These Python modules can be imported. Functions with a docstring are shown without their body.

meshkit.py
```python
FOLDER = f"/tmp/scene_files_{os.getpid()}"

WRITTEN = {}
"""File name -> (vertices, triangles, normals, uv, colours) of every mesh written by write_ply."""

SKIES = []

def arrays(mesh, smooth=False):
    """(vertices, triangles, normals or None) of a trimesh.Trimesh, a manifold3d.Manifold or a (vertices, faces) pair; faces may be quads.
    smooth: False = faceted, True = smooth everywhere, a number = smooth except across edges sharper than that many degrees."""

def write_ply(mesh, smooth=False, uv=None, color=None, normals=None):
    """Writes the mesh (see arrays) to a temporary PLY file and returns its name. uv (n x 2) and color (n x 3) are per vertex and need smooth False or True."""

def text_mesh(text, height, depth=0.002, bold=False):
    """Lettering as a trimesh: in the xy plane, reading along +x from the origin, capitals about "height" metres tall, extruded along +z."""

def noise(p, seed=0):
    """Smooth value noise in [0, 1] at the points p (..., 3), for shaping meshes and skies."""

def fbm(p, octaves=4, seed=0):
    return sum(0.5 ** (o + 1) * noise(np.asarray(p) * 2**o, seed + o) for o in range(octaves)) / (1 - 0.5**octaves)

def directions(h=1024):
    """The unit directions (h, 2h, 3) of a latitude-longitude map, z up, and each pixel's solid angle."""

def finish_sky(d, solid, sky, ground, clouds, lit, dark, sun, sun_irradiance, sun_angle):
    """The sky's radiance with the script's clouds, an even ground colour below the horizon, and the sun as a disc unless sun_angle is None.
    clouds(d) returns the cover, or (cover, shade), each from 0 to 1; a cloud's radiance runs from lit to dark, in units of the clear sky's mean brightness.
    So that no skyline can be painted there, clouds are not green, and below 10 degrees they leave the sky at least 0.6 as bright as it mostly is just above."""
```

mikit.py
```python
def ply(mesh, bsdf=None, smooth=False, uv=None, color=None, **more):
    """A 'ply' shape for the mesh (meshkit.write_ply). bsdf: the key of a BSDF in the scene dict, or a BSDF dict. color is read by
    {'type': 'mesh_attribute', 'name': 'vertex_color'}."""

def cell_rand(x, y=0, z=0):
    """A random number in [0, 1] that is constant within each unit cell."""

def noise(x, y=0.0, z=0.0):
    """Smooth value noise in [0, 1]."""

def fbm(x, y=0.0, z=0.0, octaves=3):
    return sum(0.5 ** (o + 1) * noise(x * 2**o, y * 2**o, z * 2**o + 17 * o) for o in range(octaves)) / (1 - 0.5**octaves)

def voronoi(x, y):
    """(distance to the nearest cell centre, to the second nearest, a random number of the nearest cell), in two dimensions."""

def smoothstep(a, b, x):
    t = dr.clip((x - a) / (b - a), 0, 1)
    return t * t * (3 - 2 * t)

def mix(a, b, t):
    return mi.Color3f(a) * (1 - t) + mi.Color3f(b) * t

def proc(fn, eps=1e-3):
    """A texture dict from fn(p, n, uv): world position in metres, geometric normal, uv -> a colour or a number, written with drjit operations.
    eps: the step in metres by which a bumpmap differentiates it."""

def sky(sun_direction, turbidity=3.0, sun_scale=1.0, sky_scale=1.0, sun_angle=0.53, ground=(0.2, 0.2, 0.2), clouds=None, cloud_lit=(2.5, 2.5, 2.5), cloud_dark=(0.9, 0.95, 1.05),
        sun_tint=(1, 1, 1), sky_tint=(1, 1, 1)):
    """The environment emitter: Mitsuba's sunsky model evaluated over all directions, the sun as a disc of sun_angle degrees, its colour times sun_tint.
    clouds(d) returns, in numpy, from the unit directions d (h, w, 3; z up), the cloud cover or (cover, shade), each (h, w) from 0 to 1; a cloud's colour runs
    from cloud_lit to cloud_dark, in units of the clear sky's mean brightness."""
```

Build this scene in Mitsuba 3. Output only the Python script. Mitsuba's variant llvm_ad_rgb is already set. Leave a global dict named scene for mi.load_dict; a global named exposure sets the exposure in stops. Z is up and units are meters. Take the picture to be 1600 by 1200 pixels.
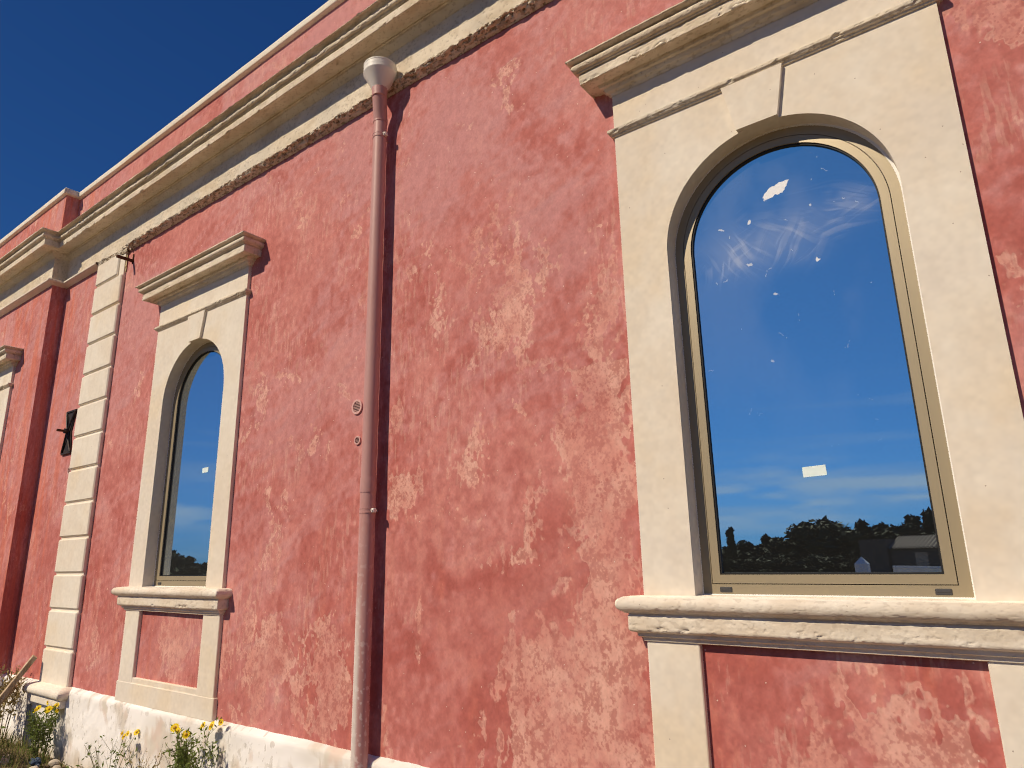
import math, random
import numpy as np, trimesh, mitsuba as mi, drjit as dr, mikit, meshkit, manifold3d as m3
from shapely.geometry import Polygon, Point, box as sbox
from shapely.ops import unary_union
from mikit import proc, noise, fbm, voronoi, cell_rand, smoothstep, mix

T = mi.ScalarTransform4f
scene, labels = {}, {}

# ---------------------------------------------------------------- camera, sky, exposure
YAW, PITCH, ROLL, FOC = 0.645550670, 0.251459415, 0.0194462003, 1066.50637
CAM = np.array([0.0, -3.03, 1.70])
def camera_axes():
    f = np.array([-math.sin(YAW) * math.cos(PITCH), math.cos(YAW) * math.cos(PITCH), math.sin(PITCH)])
    r = np.array([math.cos(YAW), math.sin(YAW), 0.0])
    d = np.cross(f, r)
    c, s = math.cos(ROLL), math.sin(ROLL)
    return f, c * r + s * d, -s * r + c * d
FWD, RIGHT, DOWN = camera_axes()
scene['camera'] = {'type': 'perspective', 'fov': math.degrees(2 * math.atan(800 / FOC)), 'fov_axis': 'x', 'near_clip': 0.05, 'far_clip': 6000.0,
                   'to_world': T().look_at(origin=CAM.tolist(), target=(CAM + FWD).tolist(), up=(-DOWN).tolist())}

def sky_clouds(d):
    el = np.degrees(np.arcsin(np.clip(d[..., 2], -1, 1)))
    az = np.degrees(np.arctan2(d[..., 0], d[..., 1]))
    hx, hy = np.sin(np.radians(az)) * 40, np.cos(np.radians(az)) * 40
    wisp = meshkit.fbm(np.stack([hx * 0.10 + 3.1, hy * 0.10, el * 0.75 + 0.03 * hx], -1), 5, 4)
    puff = meshkit.fbm(np.stack([hx * 0.22, hy * 0.22 + 5.0, el * 0.8], -1), 5, 9)
    low = np.clip(1 - np.abs(el - 4.2) / 4.2, 0, 1)
    high = np.clip(1 - np.abs(el - 9.5) / 4.0, 0, 1)
    c = 0.34 * np.clip((wisp - 0.50) / 0.24, 0, 1) * low + 0.58 * np.clip((puff - 0.50) / 0.18, 0, 1) * low + 0.25 * np.clip((wisp - 0.56) / 0.2, 0, 1) * high
    haze = 0.10 * np.clip(1 - el / 9.0, 0, 1)
    return np.clip(c + haze, 0, 0.85), np.clip((0.60 - puff) * 2.2, 0, 1) * 0.5

SUN = (-0.406, -1.0, 0.989)
scene['sky'] = mikit.sky(SUN, turbidity=2.2, sky_scale=0.93, sun_scale=1.52, clouds=sky_clouds, cloud_lit=(3.0, 3.5, 4.3), cloud_dark=(1.5, 1.9, 2.6), sky_tint=(0.24, 0.57, 1.06), sun_tint=(0.97, 1.0, 1.04),
                         ground=(0.10, 0.085, 0.055))
exposure = 1.0

# ---------------------------------------------------------------- helpers
rng = np.random.default_rng(7)

def add(key, mesh, bsdf, smooth=False, **more):
    base, k = key, 0
    while key in scene:
        k += 1
        key = f'{base}_{k:03d}'
    scene[key] = mikit.ply(mesh, bsdf, smooth, **more)
    return key

def label(key, text, category=None, group=None, kind=None):
    e = labels.setdefault(key, {})
    if text: e['label'] = text
    if category: e['category'] = category
    if group: e['group'] = group
    if kind: e['kind'] = kind

def box(x0, x1, y0, y1, z0, z1, c=0.0):
    """a box, its edges chamfered by c"""
    if c <= 0:
        m = trimesh.creation.box((x1 - x0, y1 - y0, z1 - z0))
        m.apply_translation(((x0 + x1) / 2, (y0 + y1) / 2, (z0 + z1) / 2))
        return m
    p = []
    for a, sx in ((x0, 1), (x1, -1)):
        for b, sy in ((y0, 1), (y1, -1)):
            for d, sz in ((z0, 1), (z1, -1)):
                p += [(a + sx * c, b + sy * c, d), (a + sx * c, b, d + sz * c), (a, b + sy * c, d + sz * c)]
    return trimesh.convex.convex_hull(np.array(p))

def cat(ms):
    return trimesh.util.concatenate(ms)

def extrude_xz(poly, y0, y1):
    """a shapely polygon in (x, z) as a solid from y0 to y1"""
    rings = [np.asarray(poly.exterior.coords)[:-1]] + [np.asarray(r.coords)[:-1] for r in poly.interiors]
    cs = m3.CrossSection([r * [1, 1] for r in rings], m3.FillRule.EvenOdd)
    m = m3.Manifold.extrude(cs, y1 - y0).to_mesh()
    v = np.asarray(m.vert_properties)[:, :3]
    v = np.stack([v[:, 0], y1 - v[:, 2], v[:, 1]], -1)
    return trimesh.Trimesh(v, np.asarray(m.tri_verts), process=False)

def sweep(path, profile, ds=0.0, rough=None, close=True, seed=0):
    """mitred moulding: path = (x, y) points left to right, profile = (q, z) from the bottom up, q outwards (to -y on a run along +x)"""
    P = np.asarray(path, float)
    d = np.diff(P, axis=0); d /= np.linalg.norm(d, axis=1, keepdims=True)
    n = np.stack([d[:, 1], -d[:, 0]], -1)
    M = [n[0]]
    for i in range(len(n) - 1):
        b = n[i] + n[i + 1]
        M.append(b / (1 + n[i] @ n[i + 1]))
    M.append(n[-1])
    pts, mit, corner = [], [], []
    for i in range(len(d)):
        L = np.linalg.norm(P[i + 1] - P[i]); k = max(1, int(round(L / ds))) if ds else 1
        for t in np.arange(k) / k:
            pts.append(P[i] * (1 - t) + P[i + 1] * t); mit.append(M[i] * (1 - t) + M[i + 1] * t); corner.append(i)
    pts.append(P[-1]); mit.append(M[-1]); corner.append(len(d) - 1)
    pts, mit = np.array(pts), np.array(mit)
    pr = np.asarray(profile, float)
    nrm = np.gradient(pr, axis=0); nrm = np.stack([nrm[:, 1], -nrm[:, 0]], -1); nrm /= np.maximum(np.linalg.norm(nrm, axis=1, keepdims=True), 1e-9)
    q = np.broadcast_to(pr[:, 0], (len(pts), len(pr))).copy(); z = np.broadcast_to(pr[:, 1], q.shape).copy()
    if rough is not None:
        xy = pts[:, None] + mit[:, None] * q[..., None]
        dq = rough(np.concatenate([xy, z[..., None]], -1), np.arange(len(pr)) / (len(pr) - 1))
        q += dq * nrm[None, :, 0]; z += dq * nrm[None, :, 1]
    xy = pts[:, None] + mit[:, None] * q[..., None]
    V = np.concatenate([xy, z[..., None]], -1).reshape(-1, 3)
    A, B = len(pts), len(pr)
    idx = np.arange(A * B).reshape(A, B)
    a, b, c, e = idx[:-1, :-1].ravel(), idx[1:, :-1].ravel(), idx[1:, 1:].ravel(), idx[:-1, 1:].ravel()
    F = np.vstack([np.stack([a, b, c], -1), np.stack([a, c, e], -1)])
    return trimesh.Trimesh(V, F, process=False)

def dense(profile, step):
    out = [profile[0]]
    for a, b in zip(profile[:-1], profile[1:]):
        k = max(1, int(round(math.dist(a, b) / step)))
        out += [(a[0] + (b[0] - a[0]) * t / k, a[1] + (b[1] - a[1]) * t / k) for t in range(1, k + 1)]
    return out

def arc(cq, cz, r, a0, a1, n, sq=1.0):
    return [(cq + r * sq * math.cos(math.radians(a0 + (a1 - a0) * i / n)), cz + r * math.sin(math.radians(a0 + (a1 - a0) * i / n))) for i in range(n + 1)]

def lathe(prof, cx, cy, n=40):
    m = trimesh.creation.revolve(np.asarray(prof, float), sections=n)
    m.apply_translation((cx, cy, 0))
    return m

def tube(pts, r0, r1=None, n=6):
    """tapered round bar through the points"""
    pts = np.asarray(pts, float); r1 = r0 if r1 is None else r1
    V, F = [], []
    for i, p in enumerate(pts):
        t = pts[min(i + 1, len(pts) - 1)] - pts[max(i - 1, 0)]; t = t / np.linalg.norm(t)
        a = np.cross(t, [0.3, 0.9, 0.1]); a /= np.linalg.norm(a); b = np.cross(t, a)
        r = r0 + (r1 - r0) * i / (len(pts) - 1)
        V += [p + r * (math.cos(2 * math.pi * k / n) * a + math.sin(2 * math.pi * k / n) * b) for k in range(n)]
    for i in range(len(pts) - 1):
        for k in range(n):
            j = (k + 1) % n
            F += [(i * n + k, i * n + j, (i + 1) * n + j), (i * n + k, (i + 1) * n + j, (i + 1) * n + k)]
    m = len(V); V += [pts[0], pts[-1]]
    for k in range(n):
        j = (k + 1) % n
        F += [(m, j, k), (m + 1, (len(pts) - 1) * n + k, (len(pts) - 1) * n + j)]
    return trimesh.Trimesh(np.array(V), np.array(F), process=False)

# ---------------------------------------------------------------- materials
def rgb(*c): return {'type': 'rgb', 'value': list(c)}
def matte(tex, rough=0.85, spec=0.2): return {'type': 'principled', 'base_color': tex, 'roughness': rough, 'specular': spec}
def two(b): return {'type': 'twosided', 'bsdf': b}
def bump(b, fn, scale=1.0, eps=2e-3): return {'type': 'bumpmap', 'arbitrary': proc(fn, eps), 'scale': scale, 'bsdf': b}

def gauss(x, z, cx, cz, sx, sz): return dr.exp(-dr.square((x - cx) / sx) - dr.square((z - cz) / sz))

FLAKES = [(-2.05, 1.05, .55, .50, .36), (-1.72, 2.25, .18, .85, .33), (-2.2, 3.0, .30, .40, .20), (-1.85, 0.55, .5, .25, .25), (-3.75, 1.1, .16, .45, .30), (-0.75, .75, .50, .30, .34),
          (-2.55, 2.25, .25, .30, .22), (.35, 3.7, .25, .5, .28), (.45, 2.9, .2, .5, .2), (-5.75, 1.1, .35, .15, .30), (-4.5, 1.0, .4, .35, .18), (-3.1, 2.0, .12, .2, .25), (-3.23, 2.60, .05, .09, .38), (-3.24, 2.08, .06, .12, .34), (-3.0, 1.35, .04, .25, .20)]
def flake_mask(x, y, z):
    """where the top coat of limewash has come off: (field, plain amount)"""
    b = mi.Float(-0.135)
    for cx, cz, sx, sz, a in FLAKES: b = b + a * gauss(x, z, cx, cz, sx, sz)
    wx, wz = fbm(x * 2.3, z * 2.3, y + 3.0) - .5, fbm(x * 2.3 + 9, z * 2.3, y + 7.0) - .5
    f = 0.50 * fbm(x * 2.4 + wx * 1.6, z * 1.7 + wz * 1.6, y, 4) + 0.32 * fbm(x * 11 + wx * 5, z * 7.5 + wz * 3, y + 4, 4) + 0.18 * fbm(x * 46, z * 30, y, 2) + b
    return f

def limewash(p, n, uv):
    x, y, z = p.x + 3.0 * n.x * p.y, 40.0 * dr.abs(n.x), p.z
    wx, wz = fbm(x * 1.1, z * 1.1, 2.0) - .5, fbm(x * 1.1 + 5, z * 1.1, 6.0) - .5
    big = fbm(x * 0.75 + wx * 2, z * 0.75 + wz * 2, 1.5, 4)
    mid = fbm(x * 3.2 + wx * 4, z * 2.2 + wz * 4, 8.0, 4)
    vert = fbm(x * 17, z * 1.3 + wx * 2, 3.3, 3)
    fine = fbm(x * 42, z * 30, 5.0, 3)
    u = x * 0.94 + z * 0.34; v = -x * 0.34 + z * 0.94
    brush = fbm(u * 2.6 + wx * 3, v * 17 + wz * 6, 4.0, 3)
    high = smoothstep(0.8, 4.4, z); bay = smoothstep(-8.1, -9.0, p.x)
    brick, rose, lilac, salmon = (.408, .116, .099), (.522, .198, .176), (.515, .250, .249), (.612, .305, .250)
    grain = fbm(x * 26, z * 21, 7.0, 4); grit = fbm(x * 95, z * 80, 2.0, 2)
    c = mix(brick, rose, smoothstep(.27, .66, .50 * mid + .28 * big + .22 * grain + .15 * high - .06))
    c = mix(c, lilac, smoothstep(.44, .68, .52 * big + .22 * brush + .26 * grain + .05 * high) * (.40 + .35 * high))
    c = mix(c, (.465, .135, .095), smoothstep(.50, .72, .7 * vert + .3 * grain) * smoothstep(3.1, .6, z) * .60)
    c = mix(c, lilac, smoothstep(.56, .74, .6 * brush + .4 * mid) * smoothstep(.42, .6, big) * .45)
    c = mix(c, salmon, smoothstep(.50, .76, .42 * mid + .28 * vert + .30 * grain) * .30)
    c = mix(c, (.560, .155, .095), bay * smoothstep(.46, .66, vert) * .60)
    c = mix(c, (.40, .112, .094), smoothstep(.50, .72, fbm(x * .9 + 11 + wz, z * .8 + wx, 3.0, 4)) * .40 * smoothstep(4.6, 2.2, z))
    # scratchy wear where the brush skipped
    sk = smoothstep(.56, .72, fbm(x * 60, z * 11 + wx, 2.0, 3)) * smoothstep(.46, .64, fbm(x * 2.1, z * 2.1, 12.0, 3))
    c = mix(c, (.66, .40, .33), sk * .30)
    # flaked areas with specks of the old coat left in them
    f = flake_mask(x, y, z)
    m = smoothstep(.512, .542, f) * (.45 + .55 * smoothstep(.38, .54, .6 * grain + .4 * grit))
    rim = smoothstep(.495, .518, f) * smoothstep(.555, .522, f)
    wj = .35 * (grain - .5)
    d1, d2, r1 = voronoi(x * 30 + wx * 8 + wj, z * 26 + wz * 8 + wj)
    d3, d4, r3 = voronoi(x * 62 + wj, z * 56 + wz * 9)
    zone = smoothstep(.46, .60, fbm(x * 3.3, z * 3.3, 9.0, 3))
    speck = smoothstep(.33, .15, d1) * dr.select(r1 > .66, 1.0, 0.0) + .8 * smoothstep(.34, .16, d3) * dr.select(r3 > .66, 1.0, 0.0)
    under = mix((.590, .280, .228), (.675, .395, .318), smoothstep(.35, .65, fbm(x * 7, z * 5, 2.2, 3)))
    under = mix(under, (.50, .205, .175), smoothstep(.42, .62, fbm(x * 5 + 3, z * 4, 5.2, 4)) * .65)
    under = mix(under, (.40, .130, .110), dr.clip(speck, 0, 1) * .70 * zone)
    c = mix(c, under, m * .74)
    c = mix(c, (.70, .44, .36), dr.clip(rim, 0, 1) * .34 * smoothstep(.46, .60, fbm(x * 6, z * 6, 1.0, 3)))
    c = mix(c, (.67, .39, .32), smoothstep(.61, .70, fbm(x * 24, z * 17, 14.0, 3)) * smoothstep(.42, .56, f) * .24)
    d5, d6, r5 = voronoi(x * 8, z * 8)
    c = mix(c, (.80, .66, .58), smoothstep(.030, .015, d5) * dr.select(r5 > .78, .8, 0.0))
    return c * (0.80 + 0.22 * grain + .18 * grit)

def wall_relief(p, n, uv):
    x, z = p.x + 3.0 * n.x * p.y, p.z
    return .010 * fbm(x * 2.5, z * 2.5, 1.0, 3) + .0032 * fbm(x * 16, z * 14, 3.0, 3) + .0010 * noise(x * 90, z * 70, 2.0) - .0012 * smoothstep(.50, .56, flake_mask(x, 0.0, z))

scene['limewash_red'] = {'type': 'twosided', 'bsdf': bump(matte(proc(limewash), .92, .12), wall_relief)}

def cream_paint(p, n, uv):
    x, y, z = p.x, p.y, p.z
    a = fbm(x * 1.7, z * 1.7, y * 3 + 2, 4); b = fbm(x * 6, z * 4, y * 5 + 7, 3)
    g = fbm(x * 17, z * 13, y * 17, 3)
    c = mix((.68, .600, .490), (.735, .680, .585), smoothstep(.33, .67, .5 * a + .3 * b + .2 * g))
    c = mix(c, (.70, .575, .400), smoothstep(.52, .74, fbm(x * 2.6 + 4, z * 2.2, y * 4, 4)) * .45)
    c = mix(c, (.655, .60, .53), smoothstep(.54, .75, fbm(x * 2.3 + 14, z * 2.9, y * 4 + 3, 4)) * .45)
    d1, d2, r = voronoi(x * 9, z * 9)
    c = mix(c, (.30, .22, .16), smoothstep(.032, .014, d1) * dr.select(r > .86, .75, 0.0))
    return c * (.93 + .14 * fbm(x * 40, z * 40, y * 40, 2))

def cream_relief(p, n, uv):
    return .006 * fbm(p.x * 3.5, p.z * 3.5, p.y * 3.5, 3) + .0016 * fbm(p.x * 22, p.z * 22, p.y * 22, 3) + .0004 * noise(p.x * 130, p.z * 130, p.y * 130)

scene['cream_render'] = {'type': 'twosided', 'bsdf': bump(matte(proc(cream_paint), .9, .15), cream_relief)}

def old_stone(p, n, uv):
    x, y, z = p.x, p.y, p.z
    a = fbm(x * 2.1, z * 5, y * 5 + 1, 4); b = fbm(x * 14, z * 14, y * 14, 3)
    c = mix((.60, .51, .385), (.715, .635, .51), smoothstep(.34, .66, .5 * a + .5 * b))
    c = mix(c, (.46, .37, .25), smoothstep(.56, .76, fbm(x * 5 + 8, z * 9, y * 9, 4)) * .40)
    c = mix(c, (.52, .49, .43), smoothstep(.50, .7, fbm(x * 3.2 + 21, z * 4, y * 4, 4)) * .45)
    pit = smoothstep(.60, .72, fbm(x * 60, z * 60, y * 60, 2))
    c = mix(c, (.26, .20, .13), pit * .28)
    return mix(c, (.30, .28, .25), smoothstep(.90, .99, n.z) * smoothstep(.3, .6, b) * .6)

def stone_relief(p, n, uv):
    a = fbm(p.x * 30, p.z * 30, p.y * 30, 3)
    return .0035 * a - .0025 * smoothstep(.60, .72, fbm(p.x * 60, p.z * 60, p.y * 60, 2)) + .002 * noise(p.x * 120, p.z * 120, p.y * 120)

def sill_stone(p, n, uv):
    c = cream_paint(p, n, uv)
    c = mix(c, (.585, .485, .365), smoothstep(.40, .66, fbm(p.x * 6, p.z * 16, p.y * 16, 4)) * .50)
    c = mix(c, (.50, .435, .345), smoothstep(.50, .70, fbm(p.x * 2.4 + 9, p.z * 9, p.y * 9, 4)) * .5)
    return mix(c, (.27, .20, .135), smoothstep(.60, .70, fbm(p.x * 46, p.z * 60, p.y * 60, 2)) * .22)
scene['cream_stone'] = {'type': 'twosided', 'bsdf': bump(matte(proc(sill_stone), .93, .1), lambda p, n, uv: .75 * stone_relief(p, n, uv))}
def crumbled(p, n, uv):
    c = old_stone(p, n, uv)
    k = fbm(p.x * 26, p.z * 34, p.y * 34, 3)
    c = mix(c, (.34, .235, .14), smoothstep(.50, .64, k) * .65)
    return mix(c, (.115, .080, .050), smoothstep(.58, .68, fbm(p.x * 48, p.z * 60, p.y * 60, 2)) * .6)
scene['crumbled_stone'] = {'type': 'twosided', 'bsdf': bump(matte(proc(crumbled), .96, .08), lambda p, n, uv: .016 * fbm(p.x * 34, p.z * 42, p.y * 42, 3) - .008 * smoothstep(.55, .66, fbm(p.x * 48, p.z * 60, p.y * 60, 2)))}
scene['old_stone'] = {'type': 'twosided', 'bsdf': bump(matte(proc(old_stone), .95, .1), stone_relief)}

def whitewash(p, n, uv):
    x, z = p.x, p.z
    a = fbm(x * 1.6 + 3, z * 2.4, p.y + 2, 4)
    c = mix((.74, .71, .66), (.84, .82, .79), smoothstep(.35, .65, a))
    warp = fbm(x * 3, z * 3, 5.0, 3)
    st = smoothstep(.50, .64, .55 * fbm(x * 1.3 + warp, z * 2.4 + warp, 9.0, 4) + .45 * fbm(x * 11 + warp * 2, z * 4.5, 1.0, 4) + .16 * gauss(x, z, -5.75, .36, .42, .16) + .12 * gauss(x, z, -6.45, .42, .16, .14) + .10 * gauss(x, z, -4.4, .36, .5, .14) - .03)
    inner = mix((.62, .49, .40), (.58, .52, .43), smoothstep(.3, .7, fbm(x * 9, z * 9, 3.0, 3)))
    c = mix(c, inner, st * .80)
    chip = smoothstep(.60, .70, fbm(x * 30 + warp * 3, z * 22, 2.0, 4)) * smoothstep(.46, .62, fbm(x * 2.5, z * 2.5, 4.0, 3))
    c = mix(c, (.46, .42, .37), chip * .55)
    return mix(c, (.45, .37, .27), smoothstep(.13, .0, z + .10 * (fbm(x * 8, 0.0, 0.0) - .5)) * .5)

def whitewash_relief(p, n, uv):
    return .009 * fbm(p.x * 4, p.z * 4, p.y * 4, 3) + .004 * fbm(p.x * 24, p.z * 24, p.y * 24, 3)

scene['whitewash'] = two(bump(matte(proc(whitewash), .95, .1), whitewash_relief))

def tuff(p, n, uv):
    a = fbm(p.x * 24, p.z * 24, p.y * 24, 4)
    return mix((.46, .35, .15), (.68, .56, .32), smoothstep(.3, .65, a))
scene['bare_tuff'] = two(bump(matte(proc(tuff), .95, .1), lambda p, n, uv: .012 * fbm(p.x * 28, p.z * 28, p.y * 28, 3)))

scene['frame_metal'] = two({'type': 'principled', 'base_color': proc(lambda p, n, uv: mix((.315, .262, .170), (.345, .288, .190), fbm(p.x * 3, p.z * 3, p.y * 3))), 'roughness': .42, 'metallic': .25, 'specular': .5})
scene['black_rubber'] = two(matte(rgb(.012, .012, .013), .6, .3))
scene['grey_plastic'] = two(matte(rgb(.055, .055, .058), .45, .4))
scene['white_sealant'] = two(matte(rgb(.80, .79, .76), .5, .3))
scene['room_dark'] = two({'type': 'diffuse', 'reflectance': rgb(.02, .02, .02)})

def smears(p, n, uv):
    """rub marks and drops of limewash on the panes"""
    x, z = p.x, p.z
    near = smoothstep(-3.5, -2.5, x)
    wob = .10 * (fbm(x * 4, z * 4, 6.0, 2) - .5)
    s = mi.Float(.012)
    for ang, cx, cz, sx, sz, k in ((.50, -1.00, 3.18, .14, .11, 1), (-.18, -.58, 3.22, .22, .08, 2), (.9, -.72, 3.10, .12, .09, 3), (.10, -.62, 3.14, .20, .06, 4), (-.65, -.80, 3.13, .18, .09, 5), (-.9, -.95, 3.12, .12, .09, 6), (.7, -.40, 3.18, .08, .06, 7), (1.2, -1.04, 3.08, .07, .07, 8), (.4, -.66, 3.02, .10, .05, 9)):
        ca, sa = math.cos(ang), math.sin(ang)
        u, v = x * ca + z * sa, -x * sa + z * ca + wob
        st = smoothstep(.47, .72, fbm(u * 5 + 3 * k, v * 52, float(k), 4)) * smoothstep(.40, .60, fbm(u * 7 + k, v * 10, 3.0 + k, 3))
        s = s + gauss(x, z, cx, cz, sx, sz) * (.035 + .16 * st)
    s = s + .045 * smoothstep(.42, .7, fbm(x * 3 + 7, z * 1.8, 4.0, 5)) * smoothstep(1.8, 3.2, z)
    d1, d2, r = voronoi(x * 12 + 1.2 * fbm(x * 26, z * 26), z * 12 + 1.2 * fbm(x * 26 + 9, z * 26))
    s = s + smoothstep(.075, .02, d1) * dr.select(r > .87, .36, 0.0) * smoothstep(1.9, 3.1, z)
    # one large splash of limewash and a few small ones
    jx, jz = x + .05 * (fbm(x * 22, z * 22, 1.0) - .5), z + .05 * (fbm(x * 22 + 5, z * 22, 1.0) - .5)
    ex, ez = jx + .742, jz - 3.385 - .30 * (jx + .742)
    s = s + .95 * smoothstep(1.08, .92, dr.sqrt(dr.square(ex / .062) + dr.square(ez / .024)))
    for cx, cz, rr, w in ((-.885, 3.268, .015, .8), (-.600, 2.985, .012, .8), (-.795, 2.865, .015, .55), (-.60, 3.27, .007, .5), (-.86, 2.56, .012, .30), (-.90, 3.04, .012, .5), (-1.02, 3.26, .008, .5)):
        s = s + w * smoothstep(1.1, .6, dr.sqrt(dr.square((jx - cx) / rr) + dr.square((jz - cz) / (rr * .8))))
    return dr.clip(s * near + (1 - near) * .02, 0, .96)

scene['pane_glass'] = {'type': 'blendbsdf', 'weight': proc(smears),
    'bsdf_0': {'type': 'blendbsdf', 'weight': .95, 'a': {'type': 'thindielectric', 'int_ior': 1.52}, 'b': two({'type': 'conductor', 'material': 'none', 'specular_reflectance': rgb(.80, .97, .99)})},
    'bsdf_1': two({'type': 'diffuse', 'reflectance': rgb(.80, .82, .84)})}

def sticker(p, n, uv):
    d = fbm(p.x * 120, p.z * 120, 2.0, 2)
    return mix((.62, .74, .72), (.74, .82, .80), d)
scene['sticker_paper'] = two(matte(proc(sticker), .6, .3))

def pipe_paint(p, n, uv):
    z = p.z
    c = mix((.440, .235, .215), (.485, .270, .250), fbm(p.x * 9, p.y * 9, z * 3, 3))
    c = mix(c, (.46, .20, .175), smoothstep(.55, .7, fbm(p.x * 30, p.y * 30, z * 5, 3)) * .3)
    lime = smoothstep(1.75, .95, z + .7 * (fbm(p.x * 12, p.y * 12, z * 1.6, 3) - .5)) * smoothstep(-3.352, -3.378, p.x + .010 * fbm(z * 3, z * 9, 1.0))
    c = mix(c, (.60, .54, .49), lime * .9)
    sp = smoothstep(.62, .68, fbm(p.x * 60, p.y * 60, z * 40, 2)) * smoothstep(2.2, .8, z)
    return mix(c, (.66, .58, .53), sp * .55)
scene['pipe_paint'] = {'type': 'principled', 'base_color': proc(pipe_paint), 'roughness': .48, 'specular': .35}
scene['funnel_white'] = two({'type': 'principled', 'base_color': proc(lambda p, n, uv: mix((.66, .63, .57), (.74, .71, .66), fbm(p.x * 20, p.y * 20, p.z * 12, 3))), 'roughness': .5, 'specular': .4})
scene['vent_plastic'] = two(matte(rgb(.60, .36, .33), .6, .3))
scene['dark_iron'] = two({'type': 'principled', 'base_color': proc(lambda p, n, uv: mix((.018, .014, .013), (.050, .030, .024), smoothstep(.4, .7, fbm(p.x * 40, p.y * 40, p.z * 40, 3)))), 'roughness': .6, 'metallic': .3})
scene['rusty_iron'] = two(matte(proc(lambda p, n, uv: mix((.045, .020, .014), (.11, .045, .022), fbm(p.x * 60, p.y * 60, p.z * 60, 3))), .85, .2))

def ground_colour(p, n, uv):
    a = fbm(p.x * .9, p.y * .9, 1.0, 4); b = fbm(p.x * 9, p.y * 9, 3.0, 4)
    c = mix((.125, .090, .056), (.205, .157, .103), smoothstep(.32, .66, .5 * a + .5 * b))
    g = smoothstep(.48, .62, fbm(p.x * .35 + 4, p.y * .35, 8.0, 4)) * smoothstep(-1.2, -6.0, p.y)
    c = mix(c, mix((.055, .065, .022), (.11, .105, .045), b), g)
    return c * (.8 + .4 * fbm(p.x * 40, p.y * 40, 2.0, 2))
scene['soil'] = two(bump(matte(proc(ground_colour), .95, .1), lambda p, n, uv: .02 * fbm(p.x * 14, p.y * 14, 1.0, 4)))
scene['pale_stone'] = two(bump(matte(proc(lambda p, n, uv: mix((.34, .28, .21), (.52, .46, .38), fbm(p.x * 25, p.y * 25, p.z * 25, 4))), .95, .1), lambda p, n, uv: .006 * fbm(p.x * 60, p.y * 60, p.z * 60, 3)))

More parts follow.
